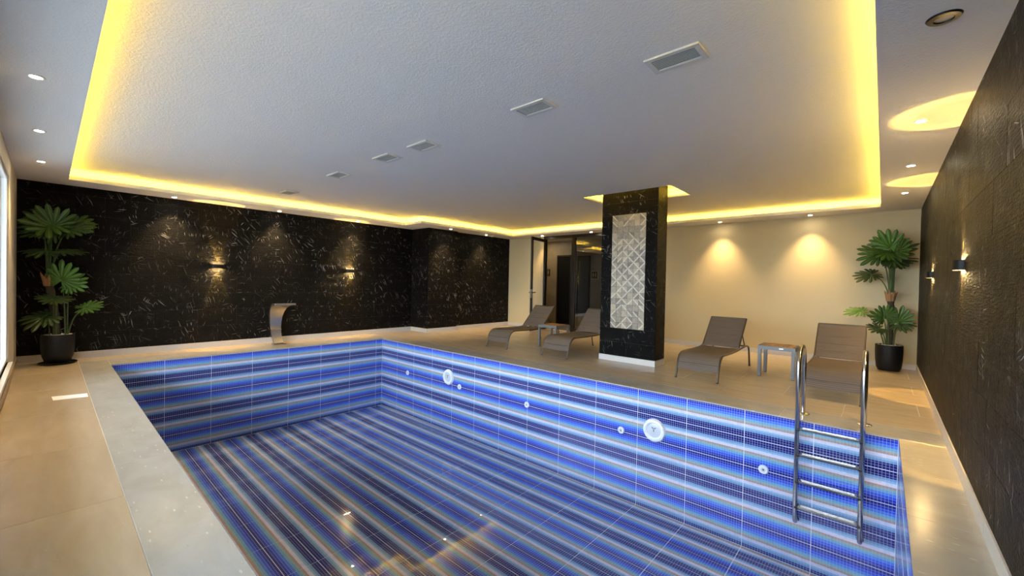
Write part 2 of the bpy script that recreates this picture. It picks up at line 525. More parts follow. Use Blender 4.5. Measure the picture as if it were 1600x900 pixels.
# ------------------------------------------------------------------ tiles, panels: shared meshes
_cache = {}
def plate(w, h, mat, th=.008, uv=(0,1,0,1), bev=.0008):
    """A tile whose face lies in local z=0, centred, with bevelled edges; uv runs over the face."""
    key = (round(w,4), round(h,4), mat.name, round(th,4), tuple(round(x,4) for x in uv))
    if key in _cache: return _cache[key]
    x, y = w/2, h/2
    vs = [(-x,-y,-th),(x,-y,-th),(x,y,-th),(-x,y,-th), (-x,-y,-bev),(x,-y,-bev),(x,y,-bev),(-x,y,-bev),
          (-x+bev,-y+bev,0),(x-bev,-y+bev,0),(x-bev,y-bev,0),(-x+bev,y-bev,0)]
    fs = [(8,9,10,11)] + [(a, b, b+4, a+4) for a, b in ((0,1),(1,2),(2,3))] + [(3,0,4,7)] + [(4,5,9,8),(5,6,10,9),(6,7,11,10),(7,4,8,11)]
    me = bpy.data.meshes.new('plate')
    me.from_pydata(vs, [], fs)
    ul = me.uv_layers.new(name='UVMap')
    for p in me.polygons:
        for li in p.loop_indices:
            c = me.vertices[me.loops[li].vertex_index].co
            ul.data[li].uv = (uv[0] + (c.x+x)/w*(uv[1]-uv[0]), uv[2] + (c.y+y)/h*(uv[3]-uv[2]))
    me.materials.append(mat)
    me.update()
    _cache[key] = me
    return me

def face_matrix(kind, a, b, plane):
    """kind: the way the face looks; (a, b) horizontal place and height on that plane."""
    R90 = Matrix.Rotation(PI/2, 4, 'X')
    if kind == '-y': return Matrix.Translation((a, plane, b)) @ R90
    if kind == '+y': return Matrix.Translation((a, plane, b)) @ Matrix.Rotation(PI, 4, 'Z') @ R90
    if kind == '+x': return Matrix.Translation((plane, a, b)) @ Matrix.Rotation(PI/2, 4, 'Z') @ R90
    if kind == '-x': return Matrix.Translation((plane, a, b)) @ Matrix.Rotation(-PI/2, 4, 'Z') @ R90
    return Matrix.Translation((a, b, plane))

def panels(parent, kind, plane, a0, a1, z0, z1, pw, ph, mat, name='marble_panel', gap=.001, holes=(), jit=.0012, bond=True, th=.010):
    r = 0
    z = z0
    while z < z1 - 1e-4:
        zt = min(z + ph, z1)
        a = a0 - (pw/2 if (r % 2 and bond) else 0)
        while a < a1 - 1e-4:
            l, rr = max(a, a0), min(a + pw, a1)
            a += pw
            if rr - l < .02 or zt - z < .02: continue
            cx, cz = (l+rr)/2, (z+zt)/2
            if any(h[0]-1e-3 <= l and rr <= h[1]+1e-3 and h[2]-1e-3 <= z and zt <= h[3]+1e-3 for h in holes): continue
            mt = face_matrix(kind, cx, cz, plane)
            mt = mt @ Matrix.Translation((0, 0, random.uniform(-jit, 0)))
            link(name, plate(rr-l-gap, zt-z-gap, mat, th), parent, mt)
        z = zt
        r += 1

# ------------------------------------------------------------------ SETTING: floor
fl = MB()
zb = -.0025
fl.box(WA-.15, OX0+.30, WD-.2, WB+.15, -.25, zb)
fl.box(OX0+.30, WC+.15, WD-.2, PY0-.012, -.25, zb)
fl.box(OX0+.30, WC+.15, PY1+.012, WB+.15, -.25, zb)
fl.box(PX1+.012, WC+.15, PY0-.012, PY1+.012, -.25, zb)
fl.box(OX0+.30, PX0-.012, PY0-.012, PY1+.012, -.25, zb)
floor = struct(fl.build('floor', M['grout']))
def floor_tile(x0, x1, y0, y1):
    x0, x1, y0, y1 = max(x0, WA), min(x1, WC), max(y0, WD), min(y1, WB)
    if x1-x0 < .03 or y1-y0 < .03: return
    for (a0, a1, b0, b1) in ((PIL[0], PIL[1], PIL[2], PIL[3]),):
        pass
    link('floor_tile', plate(x1-x0-.003, y1-y0-.003, M['tile'], .010), floor, Matrix.Translation(((x0+x1)/2, (y0+y1)/2, 0)))
xs = [-9.29 + 1.2*k for k in range(9)]
for x in xs: floor_tile(x, x+1.2, WD, OY0)
ys = [OY1 + .6*k for k in range(7)]
for j, y in enumerate(ys):
    for k in range(10): floor_tile(-9.29-.6 + 1.2*k + (.6 if j % 2 else 0), -9.29+.6 + 1.2*k + (.6 if j % 2 else 0), y, y+.6)
y = OY0
while y < OY1 - .05:
    floor_tile(WA, OX0, y, min(y+1.2, OY1)); y += 1.2
# coping: the stone rim of the pool
coping = struct(MB().box(OX0+.001, PX0-.004, OY0, OY0+.02, -.006, -.003).build('trim_1', M['grout']))
def cope(x0, x1, y0, y1):
    link('coping_slab', plate(x1-x0-.003, y1-y0-.003, M['coping'], .012, bev=.002), coping, Matrix.Translation(((x0+x1)/2, (y0+y1)/2, 0)))
cuts = [OX0, -8.03, -5.95, -3.87, -1.79, PX1]
for a, b in zip(cuts, cuts[1:]): cope(a, b, OY0, PY0)
cuts = [OX0, -7.0, -4.92, -2.84, -.76, WC]
for a, b in zip(cuts, cuts[1:]): cope(a, b, PY1, OY1)
for a, b in ((PY0, 2.69), (2.69, PY1)): cope(OX0, PX0, a, b)
for a, b in ((OY0, 1.24), (1.24, 3.32), (3.32, PY1)): cope(PX1, WC, a, b)

# ------------------------------------------------------------------ SETTING: pool basin
def mosaic_tile(parent, kind, plane, a, b, w, h, u0, u1, v0, v1):
    link('mosaic_tile', plate(w-.005, h-.005, M['mosaic'], .008, (u0, u1, v0, v1)), parent, face_matrix(kind, a, b, plane))
def mosaic_wall(name, kind, plane, cols, back):
    w = struct(MB().box(*back).build(name, M['poolgrout']))
    for (a0, a1) in cols:
        for r in range(5):
            zt = -.012 if r == 0 else -.3*r
            zb_ = max(-.3*(r+1), ZF)
            f0, f1 = (-zt-.3*r)/.3, (-zb_-.3*r)/.3          # share of the tile from its upper edge
            if r % 2 == 0: v0, v1 = f1, f0
            else: v0, v1 = 1-f1, 1-f0
            mosaic_tile(w, kind, plane, (a0+a1)/2, (zt+zb_)/2, a1-a0, zt-zb_, 0, (a1-a0)/.6, v0, v1)
    return w
colx = [(PX0+.6*k, PX0+.6*(k+1)) for k in range(14)]
coly = [(PY0+.6*k, min(PY0+.6*(k+1), PY1)) for k in range(8)]
B = .0025
mosaic_wall('wall_pool_back', '-y', PY1, colx, (PX0-.2, PX1+.2, PY1+B, PY1+.2, ZF-.2, -.0125))
mosaic_wall('wall_pool_left', '+x', PX0, coly, (PX0-.2, PX0-B, PY0-.01, PY1+B, ZF-.2, -.0125))
mosaic_wall('wall_pool_right', '-x', PX1, coly, (PX1+B, PX1+.2, PY0-.01, PY1+B, ZF-.2, -.0125))
mosaic_wall('wall_pool_front', '+y', PY0, colx, (PX0-.2, PX1+.2, PY0-.2, PY0-B, ZF-.2, -.0125))
fp = struct(MB().box(PX0-.01, PX1+.01, PY0-.01, PY1+.01, ZF-.2, ZF-B).build('floor_pool', M['poolgrout']))
edges = [PY1, PY1-.186] + [PY1-.186-.3*k for k in range(1, 14)] + [PY0]
for j, (yt, yb) in enumerate(zip(edges, edges[1:])):
    h = yt-yb
    if j == 0: v0, v1 = 1.0, 1-h/.3
    elif j % 2 == 1: v0, v1 = 1-h/.3, 1.0
    else: v0, v1 = h/.3, 0.0
    for a0, a1 in colx:
        mosaic_tile(fp, '+z', ZF, (a0+a1)/2, (yt+yb)/2, a1-a0, h, 0, 1, v0, v1)
wt = bpy.data.meshes.new('water')
wt.from_pydata([(PX0+.002, PY0+.002, ZW), (PX1-.002, PY0+.002, ZW), (PX1-.002, PY1-.002, ZW), (PX0+.002, PY1-.002, ZW)], [], [(0,1,2,3)])
wt.materials.append(M['water'])
tag(link('pool_water', wt), 'clear shallow water covering the striped floor of the half filled pool', 'water', kind='stuff')

# ------------------------------------------------------------------ SETTING: walls
wl = MB()
wl.box(WA-.2, WA-.009, WD-.2, WB+.2, -.2, 3.0)
wl.box(WA-.009, CX-.009, CY0+.009, CY1, -.01, 2.66)
wl.box(WA-.009, WA2-.009, CY1, WB+.01, -.01, 2.66)
wall_left = struct(wl.build('wall_left', M['black']))
panels(wall_left, '+x', WA, WD, CY0, .105, ZS, .6, .3, M['marble'])
panels(wall_left, '-y', CY0, WA, CX, .105, ZS, .7, .3, M['marble'], bond=False)
panels(wall_left, '+x', CX, CY0, CY1, .105, ZS, .6, .3, M['marble'])
panels(wall_left, '+x', WA2, CY1, WB, .105, ZS, .6, .3, M['marble'])
bl = MB()
bl.box(WA-.008, WA+.006, WD, CY0+.001, -.01, .103)
bl.box(WA, CX+.006, CY0-.006, CY0+.002, -.01, .103)
bl.box(CX-.008, CX+.006, CY0-.006, CY1+.006, -.01, .103)
bl.box(WA2-.008, WA2+.006, CY1, WB-.006, -.01, .103)
struct(bl.build('baseboard_left', M['skirting']))

DX0, DM0, DM1, DX1 = -7.26, -6.31, -6.20, -5.30            # glazed entrance: left post, mullion, right end
wb = MB()
wb.box(WA-.2, DX0, WB, WB+.18, -.2, 3.0)
wb.box(DX1, WC+.2, WB, WB+.18, -.2, 3.0)
wb.box(DX0, DX1, WB, WB+.18, ZS, 3.0)
wall_back = struct(wb.build('wall_back', M['beige']))
bb = MB()
bb.box(WA2+.006, DX0-.01, WB-.009, WB+.002, -.01, .085)
bb.box(DX1+.01, WC-.006, WB-.009, WB+.002, -.01, .085)
struct(bb.build('baseboard_back', M['skirting']))

wall_right = struct(MB().box(WC+.009, WC+.2, WD-.2, WB+.2, -.2, 3.0).build('wall_right', M['black']))
panels(wall_right, '-x', WC, .1, WB, .105, ZS, .6, .3, M['marble'])
br = MB()
yy = WD
while yy < WB-.02:
    br.box(WC-.007, WC+.01, yy+.001, min(yy+1.2, WB-.009)-.001, -.01, .103); yy += 1.2
struct(br.build('baseboard_right', M['skirting']))

# window wall close beside the camera
WX0, WX1, WZ0, WZ1 = -7.45, .20, .27, 2.40
wf = MB()
wf.box(WA-.2, WX0, WD-.16, WD, -.2, 3.0)
wf.box(WX1, WC+.2, WD-.16, WD, -.2, 3.0)
wf.box(WX0, WX1, WD-.16, WD, -.2, WZ0)
wf.box(WX0, WX1, WD-.16, WD, WZ1, 3.0)
wall_front = struct(wf.build('wall_front', M['white']))
struct(MB().box(WA+.008, WC-.008, WD-.002, WD+.010, -.01, .09).build('baseboard_front', M['tile']))
win = struct(MB().box(WX0-.02, WX1, WD-.10, WD+.035, WZ0-.03, WZ0).build('window_1', M['sill']))
nb = 5
bw = (WX1-WX0)/nb
for k in range(nb):
    a, b = WX0+bw*k, WX0+bw*(k+1)
    f = MB()
    f.box(a, a+.04, WD-.065, WD-.015, WZ0, WZ1); f.box(b-.04, b, WD-.065, WD-.015, WZ0, WZ1)
    f.box(a+.04, b-.04, WD-.065, WD-.015, WZ0, WZ0+.04); f.box(a+.04, b-.04, WD-.065, WD-.015, WZ1-.04, WZ1)
    fo = f.build('window_frame', M['winframe'], win)
    MB().box(a+.04, b-.04, WD-.040, WD-.034, WZ0+.04, WZ1-.04).build('pane', M['glass'], fo)
struct(MB().box(-12, 3, WD-3.1, WD-.16, 2.72, 2.95).build('sky_blocker', M['ground']))  # added overhang, out of view, cuts steep sky light on the deck
struct(MB().box(-30, 20, -40, WD-.17, -.4, -.3).build('ground', M['ground']))

# ------------------------------------------------------------------ SETTING: ceiling, soffit, coves
QX0, QX1, QY0, QY1, JX, JY = -8.61, -.06, .19, 8.91, -7.96, 5.73     # edge of the tray; (JX, JY) = jog round the column
RX0, RX1, RY0, RY1 = -3.88, -2.38, 6.13, 6.97                        # recess round the pillar
cl = MB()
x0, x1, y0, y1 = WA-.2, WC+.2, WD-.2, WB+.2
t = ZC+.035
cl.box(x0, RX0, y0, y1, ZC, t); cl.box(RX1, x1, y0, y1, ZC, t); cl.box(RX0, RX1, y0, RY0, ZC, t); cl.box(RX0, RX1, RY1, y1, ZC, t)
ceiling = struct(cl.build('ceiling', M['plaster']))
cv = MB()
w = .13
zt = t+.12
cv.box(RX0-w, RX1+w, RY0-w, RY1+w, zt, zt+.03)
cv.box(RX0-w-.03, RX0-w, RY0-w, RY1+w, t, zt+.03); cv.box(RX1+w, RX1+w+.03, RY0-w, RY1+w, t, zt+.03)
cv.box(RX0-w, RX1+w, RY0-w-.03, RY0-w, t, zt+.03); cv.box(RX0-w, RX1+w, RY1+w, RY1+w+.03, t, zt+.03)
cv.build('recess_box', M['plaster'], ceiling)
sf = MB()
TH, LD = .056, .19            # thickness of the lip, depth of the light ledge behind it
lo, hi = ZS+TH, ZC
# low ledges
sf.box(QX0-LD, QX0, QY0-LD, JY+LD, ZS, lo)
sf.box(QX0, JX, JY, JY+LD, ZS, lo)
sf.box(JX-LD, JX, JY+LD, QY1+LD, ZS, lo)
sf.box(JX, QX1, QY1, QY1+LD, ZS, lo)
sf.box(QX1, QX1+LD, QY0-LD, QY1+LD, ZS, lo)
sf.box(QX0, QX1, QY0-LD, QY0, ZS, lo)
# full height behind the ledges
sf.box(WA-.1, QX0-LD, WD-.1, WB+.1, ZS, hi)
sf.box(QX0-LD, JX-LD, JY+LD, WB+.1, ZS, hi)
sf.box(JX-LD, QX1+LD, QY1+LD, WB+.1, ZS, hi)
sf.box(QX1+LD, WC+.1, WD-.1, WB+.1, ZS, hi)
sf.box(QX0-LD, QX1+LD, WD-.1, QY0-LD, ZS, hi)
soffit = sf.build('soffit', M['plaster'], ceiling)
L0 = .10                       # the strip lies this far behind the lip
def strip(ax, ay, bx, by, z, wd=.007):
    MB().box(min(ax, bx)-wd, max(ax, bx)+wd, min(ay, by)-wd, max(ay, by)+wd, z, z+.006).build('led_strip', M['led'], ceiling)
for a in (((QX0-L0, QY0-L0), (QX0-L0, JY+L0)), ((QX0-L0+.03, JY+L0), (JX-L0-.03, JY+L0)), ((JX-L0, JY+L0), (JX-L0, QY1+L0)), ((JX-L0+.03, QY1+L0), (QX1+L0-.03, QY1+L0)),
          ((QX1+L0, QY0-L0), (QX1+L0, QY1+L0)), ((QX0-L0+.03, QY0-L0), (QX1+L0-.03, QY0-L0))):
    strip(*a[0], *a[1], lo)
for a in (((RX0-.07, RY0), (RX0-.07, RY1)), ((RX1+.07, RY0), (RX1+.07, RY1)), ((RX0, RY0-.07), (RX1, RY0-.07)), ((RX0, RY1+.07), (RX1, RY1+.07))):
    strip(*a[0], *a[1], t)

# ------------------------------------------------------------------ SETTING: glazed entrance and lobby
door = struct(empty('door_1', (DX0, WB, 0)))
def dpart(name, mat, *b, parent=None):
    x0, x1, y0, y1, z0, z1 = b
    return MB().box(x0-DX0, x1-DX0, y0-WB, y1-WB, z0, z1).build(name, M[mat], parent or door)
dpart('post', 'doorframe', DX0, DX0+.07, WB-.01, WB+.07, 0, 2.55)
dpart('post', 'doorframe', DM0, DM1, WB-.01, WB+.07, 0, 2.55)
dpart('post', 'doorframe', DX1-.10, DX1, WB-.01, WB+.07, 0, 2.55)
dpart('header', 'doorframe', DX0, DX1, WB-.01, WB+.07, 2.55, ZS-.001)
dpart('bottom_rail', 'doorframe', DM1, DX1-.10, WB+.005, WB+.055, 0, .10)
dpart('pane', 'doorglass', DM1, DX1-.10, WB+.025, WB+.033, .10, 2.55)
LW = .88
leaf = MB()
leaf.box(0, .06, -.022, .022, .02, 2.54); leaf.box(LW-.07, LW, -.022, .022, .02, 2.54)
leaf.box(.06, LW-.07, -.022, .022, 2.46, 2.54); leaf.box(.06, LW-.07, -.022, .022, .02, .12)
lf = leaf.build('door_leaf', M['doorframe'], door)
lf.location = (.075, -.03, 0)
lf.rotation_euler = (0, 0, math.atan2(-.862, .20))
MB().box(.06, LW-.07, -.004, .004, .12, 2.46).build('leaf_pane', M['glass'], lf)
hd = MB()
for sy in (-1, 1):
    hd.tube([(LW-.035, sy*.02, 1.05), (LW-.035, sy*.065, 1.05), (LW-.16, sy*.065, 1.05)], .011, 8)
hd.build('handle', M['fixture'], lf, True)
MB().box(LW-.06, LW+.004, -.026, .026, .90, 1.14).build('lock_plate', M['chrome'], lf)

LB = 11.0
ll = bpy.data.lights.new('lobby_fill', 'AREA'); ll.energy = 1.5; ll.size = .3; ll.color = (1.0, .75, .45)  # added fill light without a fixture, brightens the lobby stone
lo_ = bpy.data.objects.new('lobby_fill', ll); COL.objects.link(lo_); lo_.location = (-8.3, 10.3, 2.65)
lw = MB()
lw.box(-9.4, -4.8, LB, LB+.15, -.1, 2.8)
lobby = struct(lw.build('wall_lobby_back', M['lobbystone']))
struct(MB().box(-9.5, -9.35, WB+.18, LB, -.1, 2.8).build('wall_lobby_left', M['lobbystone']))
struct(MB().box(-4.85, -4.7, WB+.18, LB, -.1, 2.8).build('wall_lobby_right', M['lobbystone']))
struct(MB().box(-9.4, -4.8, WB+.15, LB, -.1, -.001).build('floor_lobby', M['tile']))
struct(MB().box(-9.4, -4.8, WB+.18, LB, 2.66, 2.8).build('ceiling_lobby', M['plaster']))
def lobby_door(name, x0, x1, h, mat):
    d = struct(MB().box(x0, x1, LB-.03, LB+.02, 0, h).build(name, M[mat]))
    f = MB(); f.box(x0-.05, x0, LB-.05, LB+.02, 0, h+.05); f.box(x1, x1+.05, LB-.05, LB+.02, 0, h+.05); f.box(x0, x1, LB-.05, LB+.02, h, h+.05)
    f.build('door_frame', M['doorframe'], d)
lobby_door('doorway_2', -7.82, -7.36, 2.16, 'darkopening')  # flat black panel: the darkness of an open doorway, painted in
lobby_door('door_3', -7.06, -6.70, 2.12, 'greydoor')
def plaque(x, z, label, border=False):
    r = empty('sign_plaque', (x, LB-.001, z))
    tag(r, label, 'sign')
    if border: MB().box(-.115, .115, -.010, 0, -.125, .125).build('border', M['signpale'], r)
    MB().box(-.10, .10, -.018, -.008 if border else 0, -.11, .11).build('board', M['signblack'], r)
    g = MB()
    Rx = Matrix.Translation((0, -.0205, 0)) @ Matrix.Rotation(PI/2, 4, 'X')
    for dx in (-.04, .04):
        g.prism([(dx+.018*math.cos(2*PI*k/12), .055+.018*math.sin(2*PI*k/12)) for k in range(12)], -.001, .001, Rx)
        g.prism([(dx-.022, .03), (dx+.022, .03), (dx+.03, -.02), (dx+.012, -.02), (dx+.012, -.075), (dx-.012, -.075), (dx-.012, -.02), (dx-.03, -.02)][::-1], -.001, .001, Rx)
    o = g.build('pictogram', M['signgold'], r); o['kind'] = 'stuff'
plaque(-8.27, 1.66, 'black wall plaque left of the dark lobby doorway, beside the open glass door')
plaque(-7.20, 1.61, 'black lobby plaque between the two inner doors, seen through the fixed pane')
plaque(-6.50, 1.58, 'pale bordered black plaque behind the fixed pane, nearest the pillar', True)

# ------------------------------------------------------------------ PILLAR
pr = empty('pillar', ((PIL[0]+PIL[1])/2, (PIL[2]+PIL[3])/2, 0))
tag(pr, 'freestanding square pillar clad in dark veined marble with a patterned tile inlay', 'pillar')
hx, hy = (PIL[1]-PIL[0])/2, (PIL[3]-PIL[2])/2
ZP = zt-.001
MB().box(-hx+.012, hx-.012, -hy+.012, hy-.012, 0, ZP).build('core', M['black'], pr)
cx0, cy0 = pr.location.x, pr.location.y
dx0, dx1, dz0, dz1 = -3.48-cx0, -2.88-cx0, .565, 2.475
def pp(a0, a1, z0, z1):           # front panels
    link('marble_panel', plate(a1-a0-.002, z1-z0-.002, M['marble'], .011), pr, face_matrix('-y', (a0+a1)/2, (z0+z1)/2, -hy))
for z0, z1 in ((.095, .33), (.33, dz0), (dz1, 2.68), (2.68, ZP)):
    pp(-hx, 0, z0, z1); pp(0, hx, z0, z1)
zz = dz0
for k in range(3):
    z1 = dz0 + (dz1-dz0)*(k+1)/3
    pp(-hx, dx0, zz, z1); pp(dx1, hx, zz, z1); zz = z1
for kind, plane in (('+x', hx), ('-x', -hx)):
    panels(pr, kind, plane, -hy+.011, hy, .095, ZP, .6, .6, M['marble'], bond=False)
panels(pr, '+y', hy, -hx, hx, .095, ZP, .6, .6, M['marble'], bond=False)
sk = MB()
sk.box(-hx-.006, hx+.006, -hy-.006, -hy+.012, 0, .093); sk.box(-hx-.006, hx+.006, hy-.012, hy+.006, 0, .093)
sk.box(-hx-.006, -hx+.012, -hy+.012, hy-.012, 0, .093); sk.box(hx-.012, hx+.006, -hy+.012, hy-.012, 0, .093)
sk.build('skirting', M['skirting'], pr)
NXT, NZT = 6, 19
tw, thh = (dx1-dx0)/NXT, (dz1-dz0)/NZT
tl_lined = plate(tw-.002, thh-.002, M['decor'], .012); tl_plain = plate(tw-.002, thh-.002, M['decorplain'], .012)
for i in range(NXT):
    for j in range(NZT):
        jr = NZT-1-j
        body = 3 < jr < 15
        if body: me = tl_lined if random.random() < .93 else tl_plain
        else: me = tl_lined if random.random() < (.35 if jr <= 3 else .55) else tl_plain
        rot = [[0, 3], [1, 2]][j % 2][i % 2] if body and random.random() < .95 else random.randrange(4)
        mt = face_matrix('-y', dx0+tw*(i+.5), dz0+thh*(j+.5), -hy-.002+random.uniform(-.0015, .0005)) @ Matrix.Rotation(rot*PI/2, 4, 'Z')
        link('decor_tile', me, pr, mt)

# ------------------------------------------------------------------ LAMPS
def spot(name, loc, down, color, power, size, blend, radius, parent, profile=False, aim=None):
    ld = bpy.data.lights.new(name, 'SPOT')
    ld.color = color; ld.energy = power; ld.spot_size = math.radians(size); ld.spot_blend = blend; ld.shadow_soft_size = radius
    if profile:
        ld.use_nodes = True
        nt = ld.node_tree
        em = nt.nodes['Emission']
        ge = nt.nodes.new('ShaderNodeNewGeometry'); sp = nt.nodes.new('ShaderNodeSeparateXYZ'); ab = nt.nodes.new('ShaderNodeMath'); ab.operation = 'ABSOLUTE'
        mr = nt.nodes.new('ShaderNodeMapRange'); mr.inputs[1].default_value = .92; mr.inputs[2].default_value = 1.0
        cr = nt.nodes.new('ShaderNodeValToRGB')
        e = cr.color_ramp.elements
        e[0].position = .18; e[0].color = (0,0,0,1); e[1].position = .34; e[1].color = (1,1,1,1)
        for p, v in ((.54, .95), (.72, .48), (1.0, .55)):
            q = cr.color_ramp.elements.new(p); q.color = (v,v,v,1)
        nt.links.new(ge.outputs['Incoming'], sp.inputs[0]); nt.links.new(sp.outputs[2], ab.inputs[0]); nt.links.new(ab.outputs[0], mr.inputs[0])
        nt.links.new(mr.outputs[0], cr.inputs[0]); nt.links.new(cr.outputs[0], em.inputs['Strength'])
    o = bpy.data.objects.new(name, ld)
    COL.objects.link(o)
    o.parent = parent
    o.location = loc
    o.rotation_euler = (0, 0, 0) if down else (PI, 0, 0)
    return o

ring_me = MB().lathe([(.030, -.001), (.032, -.006), (.044, -.006), (.048, 0), (.030, 0)], 28, close=False).mesh('trim_ring', M['ring'], True)
lens_me = MB().lathe([(.0305, -.0035), (.0305, -.001)], 24).mesh('lens', M['lamp'])
dl_group = 'recessed ceiling downlights'
def downlight(x, y, label, power=SPOT_W, size=84):
    r = empty('downlight', (x, y, ZS))
    tag(r, label, 'ceiling light', dl_group)
    link('trim_ring', ring_me, r); link('lens', lens_me, r)
    spot('downlight_lamp', (0, 0, -.012), True, SPOT_COL, power, size, 1.0, .025, r)
for x, n in ((-4.32, 'nearest'), (-5.92, 'middle'), (-7.51, 'farthest')):
    downlight(x, -.06, 'lit downlight in the soffit over the window, %s of the three there' % n, SPOT_W*.7)
downlight(-8.97, 1.42, 'lit downlight before the dark left wall, nearest the tall plant')
downlight(-8.97, 3.06, 'lit downlight above the steel fountain, between the two wall sconces')
downlight(-8.97, 4.71, 'lit downlight above the sconce closest to the wall column')
downlight(-8.22, 6.81, 'lit downlight in front of the dark marble wall column')
downlight(-8.36, 8.22, 'lit downlight beside the dome camera in the far left corner')
downlight(-7.15, 9.22, 'lit downlight above the open glass door')
downlight(-5.58, 9.22, 'lit downlight above the fixed glass pane, left of the pillar')
downlight(-2.53, 9.20, 'lit downlight on the beige wall, just right of the pillar')
downlight(-1.02, 9.20, 'lit downlight on the beige wall, above the right pair of loungers')
downlight(.19, 4.57, 'lit downlight inside the larger amber ring on the right soffit', SPOT_W*.5)
downlight(.19, 6.13, 'lit downlight between the two amber rings on the right soffit', SPOT_W*.5)
downlight(.19, 7.79, 'lit downlight over the right corner plant, last on the right soffit', SPOT_W*.5)
r = empty('downlight', (.19, 2.91, ZS))
tag(r, 'unlit round downlight with dark trim at the upper right', 'ceiling light', dl_group)
MB().lathe([(.036, -.002), (.038, -.010), (.060, -.008), (.066, 0), (.036, 0)], 32, close=False).build('trim_ring', M['darkring'], r, True)
MB().lathe([(.0365, -.003), (.0365, -.001)], 24).build('lens', M['lampoff'], r)

def sconce(wall, y, label):
    sgn = 1 if wall == WA else -1
    r = empty('wall_sconce', (wall, y, 1.49), 0 if sgn > 0 else PI)
    tag(r, label, 'wall light', 'black up and down wall sconces')
    b = MB()
    n = 16
    out = [(0, -.10)] + [(.056*math.sin(PI*k/n)**.6, -.10*math.cos(PI*k/n)) for k in range(1, n)] + [(0, .10)]
    inn = [(.006, -.09)] + [(.006+.042*math.sin(PI*k/n)**.6, -.088*math.cos(PI*k/n)) for k in range(1, n)] + [(.006, .09)]
    bm = b.bm
    rings = []
    for poly, z in ((out, -.036), (out, .036), (inn, .036), (inn, .026)):
        rings.append([bm.verts.new((x, yy_, z)) for x, yy_ in poly])
    for a, c in zip(rings, rings[1:]):
        for k in range(len(a)): bm.faces.new((a[k], a[(k+1) % len(a)], c[(k+1) % len(a)], c[k]))
    rb = [[bm.verts.new((x, yy_, z)) for x, yy_ in inn] for z in (-.036, -.026)]
    for k in range(len(inn)):
        q = (k+1) % len(inn)
        bm.faces.new((rings[0][k], rb[0][k], rb[0][q], rings[0][q])); bm.faces.new((rb[0][k], rb[1][k], rb[1][q], rb[0][q]))
    b.build('housing', M['fixture'], r, True)
    MB().prism(inn, .024, .026).build('upper_lens', M['sconcelens'], r)
    MB().prism(inn, -.026, -.024).build('lower_lens', M['sconcelens'], r)
    spot('sconce_lamp', (.024, 0, .040), False, SCONCE_COL, SCONCE_W, 50, .05, .008, r, True)
    spot('sconce_lamp', (.024, 0, -.040), True, SCONCE_COL, SCONCE_W, 50, .05, .008, r, True)
sconce(WA, 2.09, 'black sconce with amber beams on the left wall, left of the steel fountain')
sconce(WA, 4.65, 'black sconce with amber beams on the left wall, nearer the wall column')
sconce(WC, 4.50, 'black sconce on the right wall, nearer one, lower lens showing')
sconce(WC, 7.05, 'black sconce on the right wall, farther one beside the corner plant')

# dome camera
r = empty('dome_camera', (-8.40, 8.52, ZS))
tag(r, 'small white dome security camera hanging from the soffit by the far left corner', 'camera')
MB().lathe([(.001, -.03), (.05, -.028), (.058, -.012), (.058, 0)], 24, close=False).build('housing', M['ring'], r, True)
MB().lathe([(.001, -.075), (.022, -.07), (.038, -.055), (.043, -.03), (.043, -.027)], 24, close=False).build('dome', M['darkring'], r, True)

# ------------------------------------------------------------------ CEILING VENTS
VN = ['largest ceiling vent, nearest the camera at the upper right', 'second ceiling vent from the camera, above the pool middle', 'third ceiling vent from the camera, right one of the close pair',
      'fourth ceiling vent from the camera, left one of the close pair', 'fifth ceiling vent, small one beyond the close pair', 'farthest ceiling vent, close to the glowing cove on the left']
for (vx, vy), lab in zip(((-1.045, 2.73), (-2.245, 2.745), (-3.80, 2.75), (-4.52, 2.74), (-5.81, 2.76), (-7.70, 2.77)), VN):
    r = empty('ceiling_vent', (vx, vy, ZC))
    tag(r, 'white slatted ' + lab, 'vent', 'ceiling vents in a row')
    a, b, c, d = .175, .105, .14, .072
    f = MB()
    f.box(-a, a, -b, -d, -.012, 0); f.box(-a, a, d, b, -.012, 0); f.box(-a, -c, -d, d, -.012, 0); f.box(c, a, -d, d, -.012, 0)
    f.build('frame', M['vent'], r)
    MB().box(-c, c, -d, d, -.0015, -.0005).build('back_plate', M['ventdark'], r)
    for k in range(8):
        yy_ = -d + (k+.5)*2*d/8
        o = MB().box(-c, c, -.0052, .0052, -.001, .001, Matrix.Translation((0, yy_, -.0065)) @ Matrix.Rotation(.55, 4, 'X')).build('slat', M['ventgrey'], r)

# ------------------------------------------------------------------ POOL FITTINGS
def pool_light(x, label):
    r = empty('pool_light', (x, PY1, -.475))
    tag(r, label, 'pool light', 'round white pool lights')
    R = Matrix.Rotation(PI/2, 4, 'X')
    MB().lathe([(.085, .004), (.090, .026), (.105, .036), (.128, .030), (.140, .010), (.142, 0)], 40, R, close=False).build('ring', M['plastic'], r, True)
    MB().lathe([(.001, .024), (.06, .022), (.089, .012), (.089, .004)], 36, R, close=False).build('lens', M['plasticg'], r, True)
    s = MB()
    for ang in (PI/2, PI/2+2.2, PI/2-2.2):
        s.box(-.004, .004, .004, .034, .0245, .027, R @ Matrix.Translation((0, .02, 0)) @ Matrix.Rotation(ang+PI/2, 4, 'Z'))
    o = s.build('lens_emblem', M['hole'], r); o['kind'] = 'stuff'
    for k in range(6):
        MB().lathe([(.001, .034), (.006, .034), (.006, .030)], 10, R @ Matrix.Translation((.116*math.cos(k*PI/3+.3), .116*math.sin(k*PI/3+.3), .001)), close=False).build('screw', M['plasticg'], r)
pool_light(-5.97, 'round white pool light in the far part of the striped back wall')
pool_light(-2.05, 'large round white pool light nearer the ladder, on the back wall')
